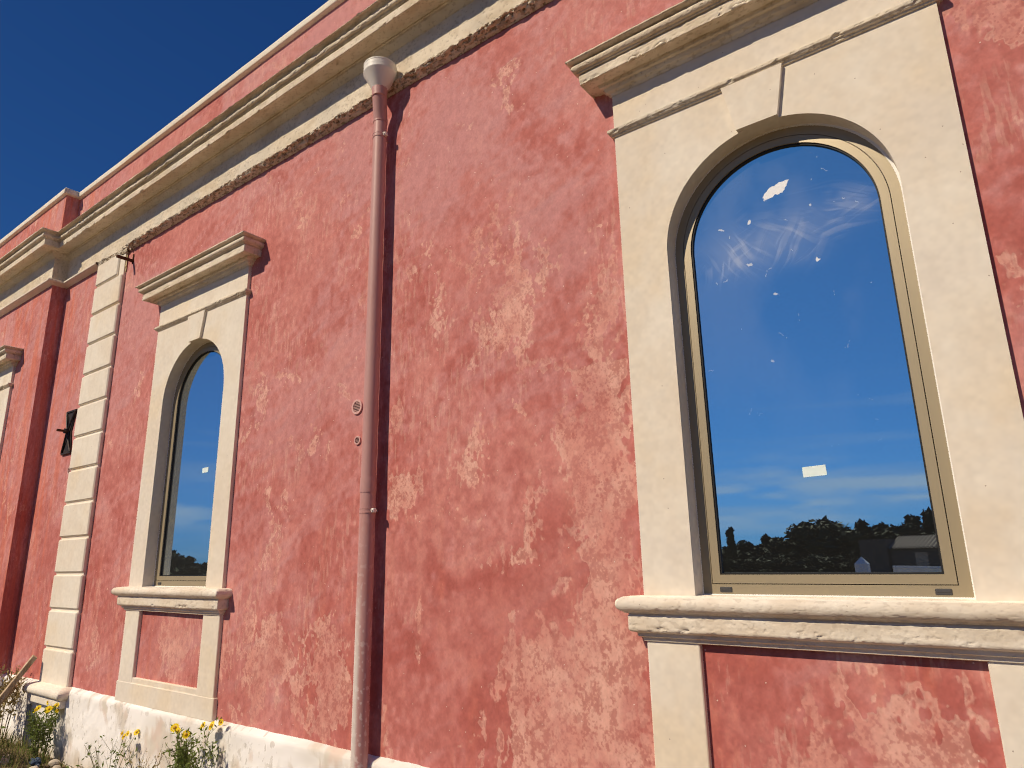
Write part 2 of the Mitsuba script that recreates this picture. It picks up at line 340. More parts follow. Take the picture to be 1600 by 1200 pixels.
def leaf(c, t=.35):
    return {'type': 'principledthin', 'base_color': proc(lambda p, n, uv: mi.Color3f(*c) * (.65 + .75 * noise(p.x * 60, p.y * 60, p.z * 60))), 'roughness': .6, 'diff_trans': t * 2, 'spec_trans': 0.0}
scene['leaf_green'] = leaf((.165, .215, .060))
scene['leaf_dry'] = leaf((.34, .28, .13))
scene['stem_green'] = two(matte(rgb(.13, .13, .045), .8, .2))
scene['stem_dry'] = two(matte(rgb(.20, .15, .085), .9, .1))
scene['petal_yellow'] = {'type': 'principledthin', 'base_color': rgb(.92, .72, .03), 'roughness': .6, 'diff_trans': .5}
scene['petal_centre'] = two(matte(rgb(.62, .36, .02), .8, .2))
scene['tree_leaf'] = two(matte(proc(lambda p, n, uv: mix((.016, .024, .008), (.034, .044, .016), noise(p.x * 3, p.y * 3, p.z * 3))), .8, .2))
scene['bark'] = two(matte(rgb(.10, .075, .055), .9, .1))

def wood(p, n, uv):
    g = fbm(p.x * 60 - p.z * 10, p.y * 60, p.z * 4, 3)
    return mix((.30, .21, .13), (.47, .37, .26), smoothstep(.3, .7, g))
scene['grey_wood'] = two(matte(proc(wood), .9, .15))
scene['house_wall'] = two(matte(rgb(.075, .068, .058), .9, .1))
scene['roof_tile'] = two(matte(proc(lambda p, n, uv: mix((.13, .10, .08), (.22, .17, .13), noise(p.x * 4, p.y * 4, p.z * 4))), .85, .2))
scene['white_cloth'] = two(matte(rgb(.62, .62, .60), .8, .2))
scene['blue_plastic'] = two({'type': 'principled', 'base_color': rgb(.02, .04, .085), 'roughness': .55, 'specular': .5})

# ---------------------------------------------------------------- dimensions (metres)
TK = 0.03                                    # window surrounds stand this far off the wall
AL, AR = -1.518, 0.0126                      # surround of the near window
SP = -5.098                                  # spacing to the next window
BAY_X, BAY = -9.265, 0.16                    # the projecting bay begins here
Z_SILL, Z_SPRING, OP_L, OP_R = 1.527, 3.172, -1.268, -0.226
Z_STR, Z_FRIEZE, Z_CORN = 3.942, 3.98, 4.206
X_END = 7.0
WINDOWS = [(0.0, 0.0), (SP, 0.0), (-10.09 - AR, -BAY)]      # (x shift, y shift)

# ---------------------------------------------------------------- ground and far hills
def ground_mesh():
    xs = np.concatenate([[-3000, -400, -80, -30, -16], np.arange(-11, 3.01, .07), [8, 20, 60, 300, 3000]])
    ys = np.concatenate([[-3000, -600, -150, -60, -25, -12, -7, -4.5], np.arange(-3.2, .21, .07), [40, 3000]])
    X, Y = np.meshgrid(xs, ys, indexing='ij')
    n = meshkit.fbm(np.stack([X * 1.3, Y * 1.3, X * 0], -1), 4, 3) - .5
    f = meshkit.fbm(np.stack([X * 9, Y * 9, X * 0], -1), 3, 5) - .5
    near = np.clip(1 - np.abs(X + 4) / 9, 0, 1) * np.clip(1 + Y / 5, 0, 1)
    Z = near * (.12 * n + .045 * f) + .10 * np.exp(-((X + 8.4) / .55) ** 2 - ((Y + .5) / .35) ** 2) - .02
    Z -= np.clip(-Y - 25, 0, 200) * .004
    V = np.stack([X, Y, Z], -1).reshape(-1, 3)
    i = np.arange(len(V)).reshape(X.shape)
    a, b, c, d = i[:-1, :-1].ravel(), i[1:, :-1].ravel(), i[1:, 1:].ravel(), i[:-1, 1:].ravel()
    return trimesh.Trimesh(V, np.vstack([np.stack([a, b, c], -1), np.stack([a, c, d], -1)]), process=False)
add('ground', ground_mesh(), 'soil', True)
label('ground', 'dry stony soil running along the foot of the white plinth', kind='structure')

# ---------------------------------------------------------------- the building
B = 'red_building'
label(B, 'long single storey building with flaking red limewashed wall and cream stone trim', 'building')

def opening(dx=0.0, grow=0.0):
    xl, xr = OP_L + dx, OP_R + dx
    r = (xr - xl) / 2
    o = unary_union([sbox(xl, Z_SILL, xr, Z_SPRING), Point((xl + xr) / 2, Z_SPRING).buffer(r, quad_segs=48)])
    return o.buffer(grow, quad_segs=48) if grow else o

def wall_with_holes(x0, x1, z0, z1, y0, y1, shifts):
    poly = sbox(x0, z0, x1, z1)
    for dx in shifts:
        poly = poly.difference(sbox(AL + .06 + dx, Z_SILL - .05, AR - .06 + dx, Z_CORN - .04))
    return extrude_xz(poly, y0, y1)

add(B + '__wall', wall_with_holes(BAY_X, X_END, -.1, 5.56, 0.0, .45, [0.0, SP]), 'limewash_red')
add(B + '__projecting_bay', wall_with_holes(-26.0, BAY_X, -.1, 5.56, -BAY, .45, [WINDOWS[2][0]]), 'limewash_red')
label(B + '__projecting_bay', 'projecting bay at the far left end of the red wall')
add(B + '__parapet', cat([box(BAY_X, X_END, 0.0, .40, 5.56, 6.352), box(-26, BAY_X, -BAY, .40, 5.56, 6.352)]), 'limewash_red')

MAIN = [(-26.0, -BAY), (BAY_X, -BAY), (BAY_X, 0.0), (X_END, 0.0)]
def wobble(amp, fine, seed):
    def f(P, t):
        return amp * (meshkit.fbm(P * [2.2, 2.2, 2.2], 3, seed) - .5) + fine * (meshkit.fbm(P * 17.0, 3, seed + 3) - .5)
    return f
cop = [(.0, 6.345), (.034, 6.351), (.038, 6.356), (.038, 6.416), (.034, 6.424), (-.40, 6.43)]
add(B + '__parapet_coping', sweep(MAIN, dense(cop[:-1], .02) + cop[-1:], .05, wobble(.012, .003, 21)), 'cream_render', 40)

# main cornice: frieze, bed mouldings, corona and crown
CORN = [(.02, 5.150), (.030, 5.158), (.030, 5.452), (.038, 5.455), (.046, 5.464), (.064, 5.478), (.082, 5.492), (.084, 5.503), (.094, 5.505), (.094, 5.516), (.212, 5.516), (.219, 5.508), (.2205, 5.512),
        (.2205, 5.577), (.214, 5.580), (.214, 5.586), (.230, 5.588), (.231, 5.597)] + arc(.238, 5.624, .027, -75, 75, 6, .75) + [(.243, 5.652), (.248, 5.658)] + arc(.298, 5.612, .062, 128, 98, 4)[:4] + \
       [(.288, 5.668), (.291, 5.670), (.291, 5.684), (.286, 5.688), (.14, 5.70), (-.0, 5.72)]
def cornice_rough(P, t):
    old = np.clip((P[..., 0] + 9.18) / .03, 0, 1)
    crown = np.clip((P[..., 2] - 5.575) / .02, 0, 1) * np.clip((5.70 - P[..., 2]) / .02, 0, 1)
    edge = np.exp(-((P[..., 2] - 5.512) / .012) ** 2) * (P[..., 1] < -.17)
    big = meshkit.fbm(P * [1.8, 1.8, 1.8], 3, 31) - .5
    mid = meshkit.fbm(P * [11, 16, 16], 3, 35) - .5
    chip = np.clip(meshkit.fbm(P * [16, 22, 22], 3, 37) - .60, 0, 1)
    pit = np.clip(meshkit.fbm(P * [40, 50, 50], 2, 39) - .56, 0, 1)
    return .014 * big * (.35 + .65 * old) + old * crown * (.010 * mid - .05 * chip - .03 * pit) - edge * old * .14 * chip - old * .006 * crown
add(B + '__cornice', sweep(MAIN, dense(CORN, .009)[:-1] + [CORN[-1]], .014, cornice_rough), 'old_stone', 50)

# string course under the frieze, badly eaten away along the main wall
STR = [(.004, 5.100), (.012, 5.104), (.040, 5.118), (.070, 5.132), (.073, 5.136), (.073, 5.152), (.066, 5.158), (.058, 5.160), (.030, 5.163), (.0, 5.164)]
def string_rough(P, t):
    x = P[..., 0]
    amt = np.clip((x + 7.9) / .4, 0, 1) * np.clip(.55 + .8 * (meshkit.fbm(np.stack([x * .8, x * 0, x * 0], -1), 2, 41) - .35), .25, 1.1)
    ledge = np.clip((P[..., 2] - 5.112) / .02, 0, 1)
    big = meshkit.fbm(P * [3, 3, 3], 3, 43) - .5
    mid = meshkit.fbm(P * [15, 24, 30], 3, 45) - .55
    pit = np.clip(meshkit.fbm(P * [42, 55, 60], 2, 47) - .52, 0, 1)
    hole = np.clip(meshkit.fbm(P * [20, 30, 34], 3, 49) - .55, 0, 1)
    return .010 * big + amt * ledge * (.050 * mid - .18 * pit - .26 * hole)
add(B + '__string_course', sweep([(-7.56, 0.0), (X_END, 0.0)], dense(STR, .005), .007, string_rough), 'crumbled_stone', 40)
add(B + '__string_course', sweep([(-26.0, -BAY), (BAY_X, -BAY), (BAY_X, 0.0), (-8.28, 0.0)], dense(STR, .012), .03, wobble(.006, .003, 51)), 'cream_render', 45)
label(B + '__string_course', 'crumbling pitted string course above the red wall')
def stub_mesh():
    pr = [(.0, 5.085), (.03, 5.09), (.045, 5.11), (.055, 5.14), (.045, 5.165), (.03, 5.175), (.0, 5.18)]
    return sweep([(-8.28, 0.0), (-7.56, 0.0)], dense(pr, .006), .008, lambda P, t: .05 * (meshkit.fbm(P * [9, 14, 16], 3, 53) - .5) - .14 * np.clip(meshkit.fbm(P * [26, 34, 40], 3, 55) - .55, 0, 1))
add(B + '__broken_moulding', stub_mesh(), 'crumbled_stone', 40)
label(B + '__broken_moulding', 'rough rubble where the moulding breaks off above the cream corner blocks')

# white plinth
PL = [(.052, -.12), (.054, .30), (.050, .555), (.044, .572), (.034, .582), (.0, .600)]
add(B + '__plinth', sweep([(-26.0, -BAY), (BAY_X, -BAY), (BAY_X, 0.0), (X_END, 0.0)], dense(PL, .03), .04, wobble(.016, .012, 61)), 'whitewash', 40)
label(B + '__plinth', 'rough whitewashed plinth with brownish stains')

# quoin of cream blocks
Q = B + '__quoin'
QL, QR, QT = -8.275, -7.60, .046
add(Q, box(QL + .004, QR - .006, -.024, 0.05, .60, 5.10), 'cream_render')
label(Q, 'vertical strip of cream bevelled blocks beside the projecting bay')
JOINTS = [.585, .925, 1.291, 1.641, 2.0, 2.36, 2.715, 3.072, 3.425, 3.775, 4.133, 4.490, 4.838]
for k, z0 in enumerate(JOINTS):
    z1 = JOINTS[k + 1] if k + 1 < len(JOINTS) else 5.125
    right = QR if k + 1 < len(JOINTS) else QR - .125
    j = rng.uniform(-.003, .003, 3)
    add(Q + '__block', box(QL + j[0], right + j[1], -QT + .3 * j[2], .0, z0 + (.016 if k else 0), z1 - .010, .011), 'cream_render')
add(B + '__exposed_patch', sweep([(QR - .105, -.002), (QR + .015, -.002)], dense([(.0, 4.86), (.010, 4.87), (.012, 5.08), (.0, 5.09)], .012), .012, lambda P, t: .016 * (meshkit.fbm(P * 30, 3, 71) - .5)), 'bare_tuff', 50)
label(B + '__exposed_patch', 'yellow bare stone showing beside the topmost block')
qb = [(.0, .425), (.060, .432), (.062, .440), (.062, .497), (.055, .503)] + arc(.058, .548, .044, -75, 75, 8) + [(.045, .598), (.0, .607)]
add(B + '__quoin_base', sweep([(QL, .05), (QL, -QT), (QR, -QT), (QR, .05)], dense(qb, .012), .03, wobble(.008, .004, 73)), 'cream_render', 45)
label(B + '__quoin_base', 'rounded base moulding under the cream blocks')

# window surrounds and windows
CW = [(.002, 4.200), (.006, 4.206), (.010, 4.214), (.026, 4.222), (.032, 4.236), (.034, 4.243), (.050, 4.246), (.054, 4.256), (.056, 4.264), (.122, 4.268), (.128, 4.260), (.1305, 4.264), (.1305, 4.320),
      (.124, 4.323), (.124, 4.328), (.140, 4.330), (.141, 4.338)] + arc(.146, 4.359, .0215, -75, 75, 8, .85) + [(.151, 4.381), (.156, 4.385)] + arc(.196, 4.345, .049, 128, 98, 4)[:4] + [(.182, 4.394), (.186, 4.395), (.186, 4.404), (.181, 4.408), (.05, 4.415), (-.03, 4.425)]
SW = [(.001, 3.938), (.010, 3.941), (.011, 3.947), (.012, 3.949), (.021, 3.951), (.0225, 3.957), (.028, 3.959), (.030, 3.964), (.030, 3.977), (.026, 3.981), (.0, 3.985)]
SILL = [(-.004, 1.326), (.010, 1.330), (.013, 1.345), (.028, 1.350), (.031, 1.366), (.050, 1.371), (.055, 1.376), (.059, 1.381), (.060, 1.440), (.056, 1.446), (.056, 1.451), (.071, 1.453), (.074, 1.458)] + \
       arc(.068, 1.492, .033, -60, 90, 10) + [(.02, 1.528), (-.06, 1.530)]
def small_rough(seed, lo, amp):
    def f(P, t):
        m = meshkit.fbm(P * [8, 12, 14], 3, seed) - .5
        c = np.clip(meshkit.fbm(P * [22, 26, 26], 3, seed + 2) - .60, 0, 1)
        w = np.clip((P[..., 2] - lo) / .02, 0, 1)
        p = np.clip(meshkit.fbm(P * [45, 50, 50], 2, seed + 4) - .60, 0, 1)
        e = np.exp(-((P[..., 2] - lo - .008) / .016) ** 2)
        return .004 * (meshkit.fbm(P * 2.2, 2, seed + 6) - .5) + w * amp * (.0025 * m - .018 * c - .012 * p - .09 * e * c)
    return f
KEY = Polygon([(-.858, 3.688), (-.664, 3.688), (-.615, 3.945), (-.910, 3.945)])

def ring(dx, a, b):
    return opening(dx - .005, -a).difference(opening(dx - .005, -b))

def make_window(dx, dy, k, where):
    y0 = -TK + dy
    S = B + '__window_surround' + ('' if k == 0 else f'_{k:03d}')
    slab = sbox(AL + dx, Z_SILL - .01, AR + dx, Z_CORN + .03).difference(opening(dx))
    add(S, extrude_xz(slab, y0, y0 + .16), 'cream_render')
    label(S, f'cream arched surround with moulded hood of the {where}')
    for a, b in ((AL, OP_L), (OP_R, AR)):
        add(S + '__pilaster', box(a + dx, b + dx, y0, .02 + dy, .745, 1.36, .004), 'cream_render')
    add(S + '__base', box(AL + dx - .016, AR + dx + .016, y0 - .004, .02 + dy, .586, .747, .005), 'cream_render')
    add(S + '__base', box(OP_L + dx - .003, OP_R + dx + .003, y0 + .003, .02 + dy, .74, .788, .004), 'cream_render')
    P = [(AL + dx, .02 + dy), (AL + dx, y0), (AR + dx, y0), (AR + dx, .02 + dy)]
    add(S + '__cornice', sweep(P, dense(CW, .006), .008, small_rough(81 + 9 * k, 4.255, 1.0)), 'old_stone', 50)
    add(S + '__moulding', sweep(P, dense(SW, .004), .008, small_rough(101 + 9 * k, 3.945, .9)), 'old_stone', 50)
    add(S + '__sill', sweep(P, dense(SILL, .006), .008, small_rough(121 + 9 * k, 1.37, .75)), 'cream_stone', 50)
    add(S + '__keystone', extrude_xz(Polygon([(x + dx, z) for x, z in KEY.exterior.coords]), y0 - .024, y0 + .05), 'cream_render')
    W = B + '__window' + ('' if k == 0 else f'_{k:03d}')
    yf = .070 + dy
    add(W, extrude_xz(ring(dx, .002, .0480), yf, yf + .07), 'frame_metal', 30)
    label(W, f'arched window with bronze metal frame, the {where}')
    add(W + '__sash', extrude_xz(ring(dx, .0515, .0885), yf - .001, yf + .06), 'frame_metal', 30)
    add(W + '__gasket', cat([extrude_xz(ring(dx, .046, .053), yf + .012, yf + .05), extrude_xz(ring(dx, .087, .096), yf + .006, yf + .03)]), 'black_rubber', 30)
    add(W + '__sealant', extrude_xz(ring(dx, -.012, .0060), yf - .005, yf + .02), 'white_sealant', 30)
    for cx in (OP_L + .105, OP_R - .105):
        c = [box(cx + dx - .028, cx + dx + .028, yf - .004, yf + .01, 1.540, 1.563, .003), box(cx + dx - .024, cx + dx + .024, yf - .0065, yf, 1.549, 1.562, .002)]
        add(W + '__drain_cap', cat(c), 'grey_plastic')
    pane = opening(dx - .005, -.085)
    pm = extrude_xz(pane, yf + .017, yf + .018)
    keep = pm.face_normals[:, 1] < -.9
    pm = trimesh.Trimesh(pm.vertices, pm.faces[keep]); pm.remove_unreferenced_vertices()
    add(W + '__pane', pm, 'pane_glass')
    add(B + '__room', trimesh.Trimesh(*(lambda b: (b.vertices, b.faces[:, ::-1]))(box(AL + dx - .8, AR + dx + .8, .455 + (dy if dy < 0 else 0) * 0, 4.2, .2, 4.8))), 'room_dark')

WHERE = ['near window at the right', 'far window left of the downpipe', 'window in the projecting bay at the left edge']
for k, (dx, dy) in enumerate(WINDOWS):
    make_window(dx, dy, k, WHERE[k])

# label stickers on the two panes
def sticker_mesh(x0, x1, z0, z1, y):
    m = box(x0, x1, y - .0012, y, z0, z1)
    m.apply_translation((-(x0 + x1) / 2, 0, -(z0 + z1) / 2)); m.apply_transform(trimesh.transformations.rotation_matrix(-.03, (0, 1, 0))); m.apply_translation(((x0 + x1) / 2, 0, (z0 + z1) / 2))
    return m
add('paper_label', sticker_mesh(-.783, -.687, 2.020, 2.064, .0865), 'sticker_paper')
label('paper_label', 'small pale rectangular label stuck on the large near pane', 'label')
add('paper_label_001', sticker_mesh(-5.75, -5.655, 2.480, 2.524, .0865), 'sticker_paper')
label('paper_label_001', 'small pale label stuck on the pane of the far window', 'label')

# ---------------------------------------------------------------- downpipe with funnel
D = 'downpipe'
label(D, 'dusty rose drainpipe with off-white funnel fixed to the red wall', 'drainpipe')
PX, PY, PR = -3.387, -.084, .0495
FX, FY = -3.352, -.132
add(D + '__pipe', cat([tube([(PX, PY, -.05), (PX, PY, 2.20)], PR, n=32), tube([(PX, PY, 2.14), (PX, PY, 4.86)], PR * .985, n=32), tube([(PX, PY, 4.84), (PX + .006, PY - .01, 4.90), (FX, FY, 5.03)], PR * 1.04, n=32)]), 'pipe_paint', 40)
for za, zb in ((2.13, 2.225), (4.83, 4.86)): add(D + '__socket', tube([(PX, PY, za), (PX, PY, zb)], PR + .003, n=32), 'pipe_paint', 40)
fun = [(.050, 5.028), (.056, 5.030), (.119, 5.142), (.1225, 5.148), (.1225, 5.152), (.1205, 5.153), (.1205, 5.178), (.1215, 5.179), (.1215, 5.183), (.1205, 5.184), (.1205, 5.205), (.123, 5.207), (.123, 5.216), (.119, 5.220), (.114, 5.216), (.112, 5.15), (.05, 5.04)]
fun = [(r_, z_ + .045) for r_, z_ in fun]
add(D + '__funnel', lathe(fun, FX, FY, 48), 'funnel_white', 35)
add(D + '__funnel_neck', lathe([(.044, 5.003), (.0535, 5.008), (.0575, 5.073), (.050, 5.079)], FX, FY, 48), 'pipe_paint', 35)
for z in (4.715, 2.015):
    c = D + '__clamp' + ('' if z > 3 else '_001')
    add(c, cat([lathe([(PR, z - .016), (PR + .003, z - .016), (PR + .0035, z - .011), (PR + .0012, z - .009), (PR + .0012, z + .009), (PR + .0035, z + .011), (PR + .003, z + .016), (PR, z + .016)], PX, PY, 36), tube([(PX, PY + PR - .005, z), (PX, .02, z)], .006, n=8)]), 'pipe_paint', 35)
    add(c + '__bolt', cat([box(PX + PR - .002, PX + PR + .022, PY - .014, PY + .012, z - .013, z + .013, .003), tube([(PX + PR + .012, PY - .024, z), (PX + PR + .012, PY + .022, z)], .005, n=8)]), 'funnel_white')

# ---------------------------------------------------------------- vent grilles, iron
def grille(key, x, z, r, n):
    a = trimesh.creation.annulus(r_min=r * .74, r_max=r, height=.012, sections=36); a.apply_transform(trimesh.transformations.rotation_matrix(math.pi / 2, (1, 0, 0))); a.apply_translation((x, -.005, z))
    add(key + '__rim', a, 'vent_plastic', 35)
    d = trimesh.creation.cylinder(r * .76, .004, sections=36); d.apply_transform(trimesh.transformations.rotation_matrix(math.pi / 2, (1, 0, 0))); d.apply_translation((x, -.0012, z))
    add(key + '__back', d, 'black_rubber')
    for i in range(n):
        zz = z + r * .74 * (-1 + 2 * (i + .5) / n); w = math.sqrt(max(0, (r * .75) ** 2 - (zz - z) ** 2))
        s = box(-w, w, -.001, .001, -r * .050, r * .050); s.apply_transform(trimesh.transformations.rotation_matrix(.25, (1, 0, 0))); s.apply_translation((x, -.0065, zz))
        add(key + '__slat', s, 'vent_plastic')
grille('vent_grille', -3.618, 2.738, .052, 7)
label('vent_grille', 'larger round louvred vent in the red wall left of the downpipe', 'vent')
grille('vent_grille_001', -3.600, 2.503, .030, 5)
label('vent_grille_001', 'smaller round vent in the red wall just below the larger one', 'vent')
grille('vent_grille_002', -8.365, 2.735, .045, 6)
label('vent_grille_002', 'round vent half hidden behind the cream corner blocks', 'vent')

def anchor():
    m = []
    z0, z1, zc, x0, x1 = 2.925, 3.425, 3.185, -8.635, -8.385
    bow = Polygon([(x0, z0), (x1, z0), (x1 - .07, zc), (x1, z1), (x0, z1), (x0 + .07, zc)])
    m.append(extrude_xz(bow, -.012, .01))
    for a, b in (((x0 + .012, z0 + .02), (x1 - .012, z1 - .02)), ((x0 + .012, z1 - .02), (x1 - .012, z0 + .02))):
        m.append(tube([(a[0], -.018, a[1]), ((a[0] + b[0]) / 2, -.034, (a[1] + b[1]) / 2), (b[0], -.018, b[1])], .011, n=6))
    m += [box(x0, x1, -.022, .0, z0, z0 + .022, .003), box(x0, x1, -.022, .0, z1 - .022, z1, .003)]
    return cat(m)
add('wall_anchor__plate', anchor(), 'dark_iron')
add('wall_anchor__rod', tube([(-8.51, .0, 3.185), (-8.51, -.135, 3.185)], .014, n=10), 'rusty_iron', 40)
add('wall_anchor__nut', tube([(-8.51, -.03, 3.185), (-8.51, -.062, 3.185)], .032, n=6), 'dark_iron')
label('wall_anchor', 'black iron tie plate with bolt on the red wall beside the cream blocks', 'wall anchor')
HX, HZ = -7.452, 4.945
add('iron_bracket', cat([box(HX - .016, HX + .016, -.175, .02, HZ - .010, HZ + .018, .003), box(HX - .008, HX + .008, -.012, .02, HZ - .03, HZ + .085, .002)]), 'rusty_iron')
label('iron_bracket', 'rusty iron spike sticking out beside the topmost cream block', 'bracket')

# ---------------------------------------------------------------- foot of the wall: boards, stake, stones, plants
def board(p0, p1, w, t, side):
    p0, p1 = np.array(p0), np.array(p1); L = np.linalg.norm(p1 - p0); d = (p1 - p0) / L
    a = np.array(side, float); a -= d * (a @ d); a /= np.linalg.norm(a); b = np.cross(d, a)
    m = box(-w / 2, w / 2, -t / 2, t / 2, 0, L, .003)
    M = np.eye(4); M[:3, 0], M[:3, 1], M[:3, 2], M[:3, 3] = a, b, d, p0
    m.apply_transform(M)
    return m
add('wooden_plank', board((-8.50, -.62, -.05), (-8.285, -.105, .845), .085, .045, (1, -.25, 0)), 'grey_wood')
label('wooden_plank', 'long weathered plank leaning against the base of the cream blocks', 'plank')
add('wooden_plank_001', board((-8.56, -.66, -.05), (-8.400, -.20, .58), .085, .045, (1, -.25, 0)), 'grey_wood')
label('wooden_plank_001', 'short weathered plank leaning left of the longer plank', 'plank')
scene['weathered_steel'] = two({'type': 'principled', 'base_color': rgb(.26, .26, .25), 'roughness': .6, 'metallic': .3})
add('metal_stake', tube([(-8.300, -.085, -.05), (-8.345, -.075, .39)], .017, n=10), 'weathered_steel', 40)
label('metal_stake', 'thin grey stake standing against the white plinth behind yellow flowers', 'stake')

def rock(seed, r):
    m = trimesh.creation.icosphere(subdivisions=3, radius=1.0)
    v = m.vertices; v = v * (1 + .5 * (meshkit.fbm(v * 1.3 + seed * 7.1, 3, seed)[:, None] - .5)) * [1.2, .9, .65] * r
    return trimesh.Trimesh(v, m.faces, process=False)
STONES = [(-7.35, -.16, .045, 'pale rough stone just right of the flowering plant at the plinth'), (-7.14, -.22, .035, 'small stone second to the right of the tall flowering plant'),
          (-6.95, -.12, .04, 'stone touching the plinth left of the sparse plant'), (-7.75, -.42, .06, 'largest stone in front of the tall flowering plant'), (-6.75, -.2, .03, 'smallest stone beside the sparse thin stemmed plant'),
          (-7.25, -.36, .05, 'rounded stone nearest the viewer right of the blue scrap'), (-6.60, -.10, .035, 'rightmost small stone at the foot of the plinth'), (-7.9, -.35, .05, 'leftmost stone half hidden in the dry grass')]
for i, (x, y, r, text) in enumerate(STONES):
    m = rock(i + 1, r); m.apply_translation((x, y, .02))
    k = add('stone', m, 'pale_stone', 50)
    label(k, text, 'stone', 'stones at the foot of the plinth')
m = rock(40, .05); m.vertices = m.vertices * (1 + 1.1 * (meshkit.fbm(m.vertices * 34, 3, 5)[:, None] - .5)) * [1.2, .8, 1.2] + [-7.43, -.28, .04]
add('blue_wrapper', m, 'blue_plastic', 20)
label('blue_wrapper', 'crumpled dark blue plastic scrap beside the flowering plant', 'litter')

def leaflets(P, n, size, r):
    """n narrow leaflets near the points P: two triangles each, folded along the rib"""
    c = P[r.integers(0, len(P), n)] + r.normal(0, .012, (n, 3))
    d = r.normal(0, 1, (n, 3)) + [0, 0, .5]; d /= np.linalg.norm(d, axis=1, keepdims=True)
    s = np.cross(d, r.normal(0, 1, (n, 3))); s /= np.linalg.norm(s, axis=1, keepdims=True)
    L = size * r.uniform(.6, 1.4, (n, 1)); w = L * .16
    V = np.stack([c, c + d * L * .5 + s * w, c + d * L, c + d * L * .5 - s * w], 1).reshape(-1, 3)
    i = np.arange(n) * 4
    return trimesh.Trimesh(V, np.vstack([np.stack([i, i + 1, i + 2], -1), np.stack([i, i + 2, i + 3], -1)]), process=False)

def daisy(c, r, face):
    n = 13; f = np.array(face, float); f /= np.linalg.norm(f); a = np.cross(f, [.2, .1, .97]); a /= np.linalg.norm(a); b = np.cross(f, a)
    V, F = [], []
    for k in range(n):
        t = 2 * math.pi * k / n; d = math.cos(t) * a + math.sin(t) * b; s = -math.sin(t) * a + math.cos(t) * b
        j = len(V)
        V += [c + d * r * .25, c + d * r * .7 + s * r * .2 + f * r * .12, c + d * r + f * r * .05, c + d * r * .7 - s * r * .2 + f * r * .12]
        F += [(j, j + 1, j + 2), (j, j + 2, j + 3)]
    m = trimesh.creation.icosphere(subdivisions=1, radius=r * .36); m.vertices = m.vertices * [1, 1, 1] + (c + f * r * .05)
    return trimesh.Trimesh(np.array(V), np.array(F), process=False), m

def plant(key, base, h, spread, stems, leaves, size, flowers, seed, text, dry=False, lean=(0, 0)):
    r = np.random.default_rng(seed)
    base = np.array(base, float); pts, bars, tips = [], [], []
    for k in range(stems):
        a = r.uniform(0, 2 * math.pi); o = base + [.05 * math.cos(a), .04 * math.sin(a), 0]
        reach = spread * r.uniform(.15, 1); hh = h * r.uniform(.6, 1.0)
        end = o + [reach * math.cos(a) + lean[0] * hh, .6 * reach * math.sin(a) + lean[1] * hh, hh]
        end[1] = min(end[1], -.075)
        mid = (o + end) / 2 + [0, 0, .12 * hh] - (end - o) * [.18, .18, 0]
        c = np.array([(1 - t) ** 2 * o + 2 * t * (1 - t) * mid + t * t * end for t in np.linspace(0, 1, 9)])
        bars.append(tube(c, .0035, .0014, 5)); tips.append(c[-1])
        pts.append(c[2 if not dry else 4:])
        for _ in range(3):
            s = c[r.integers(3, 8)]; e = s + r.normal(0, 1, 3) * [.045, .03, .02] + [0, 0, .07 * h / .4]; e[1] = min(e[1], -.07)
            b = np.linspace(0, 1, 4)[:, None]; q = s * (1 - b) + e * b
            bars.append(tube(q, .0016, .0009, 4)); pts.append(q); tips.append(e)
    add(key + '__stem', cat(bars), 'stem_dry' if dry else 'stem_green')
    labels[key + '__stem'] = {'kind': 'stuff'}
    if leaves:
        add(key + '__foliage', leaflets(np.vstack(pts), leaves, size, r), 'leaf_dry' if dry else 'leaf_green')
        labels[key + '__foliage'] = {'kind': 'stuff'}
    order = np.argsort([-t[2] for t in tips])
    for t in order[:flowers]:
        pet, cen = daisy(tips[t], r.uniform(.024, .036), (r.uniform(-.5, .9), -1, r.uniform(.2, .9)))
        k = add(key + '__flower', pet, 'petal_yellow')
        add(k + '__centre', cen, 'petal_centre')
    label(key, text, 'plant')
plant('flowering_plant', (-7.62, -.19, 0.0), .43, .15, 22, 1100, .036, 9, 3, 'tall bushy green plant with yellow daisies in front of the quoin base')
plant('flowering_plant_001', (-4.98, -.23, 0.0), .62, .22, 22, 1200, .036, 6, 5, 'bushy yellow flowered plant below the right pilaster of the far window')
plant('flowering_plant_002', (-6.05, -.28, 0.0), .42, .40, 9, 130, .035, 4, 8, 'sparse thin stemmed plant with a few yellow flowers before the stained plinth')
plant('flowering_plant_003', (-7.95, -.62, 0.03), .34, .26, 26, 1500, .05, 8, 11, 'low dark green clump with yellow flowers at the left edge')
plant('dry_weed', (-5.55, -.26, 0.0), .40, .18, 9, 110, .03, 0, 13, 'spindly dry weed with dark seed heads between two yellow flowered plants', True)
plant('dry_weed_001', (-8.62, -.20, 0.0), .70, .22, 12, 500, .055, 0, 15, 'leafy grey weed behind the leaning planks', True)

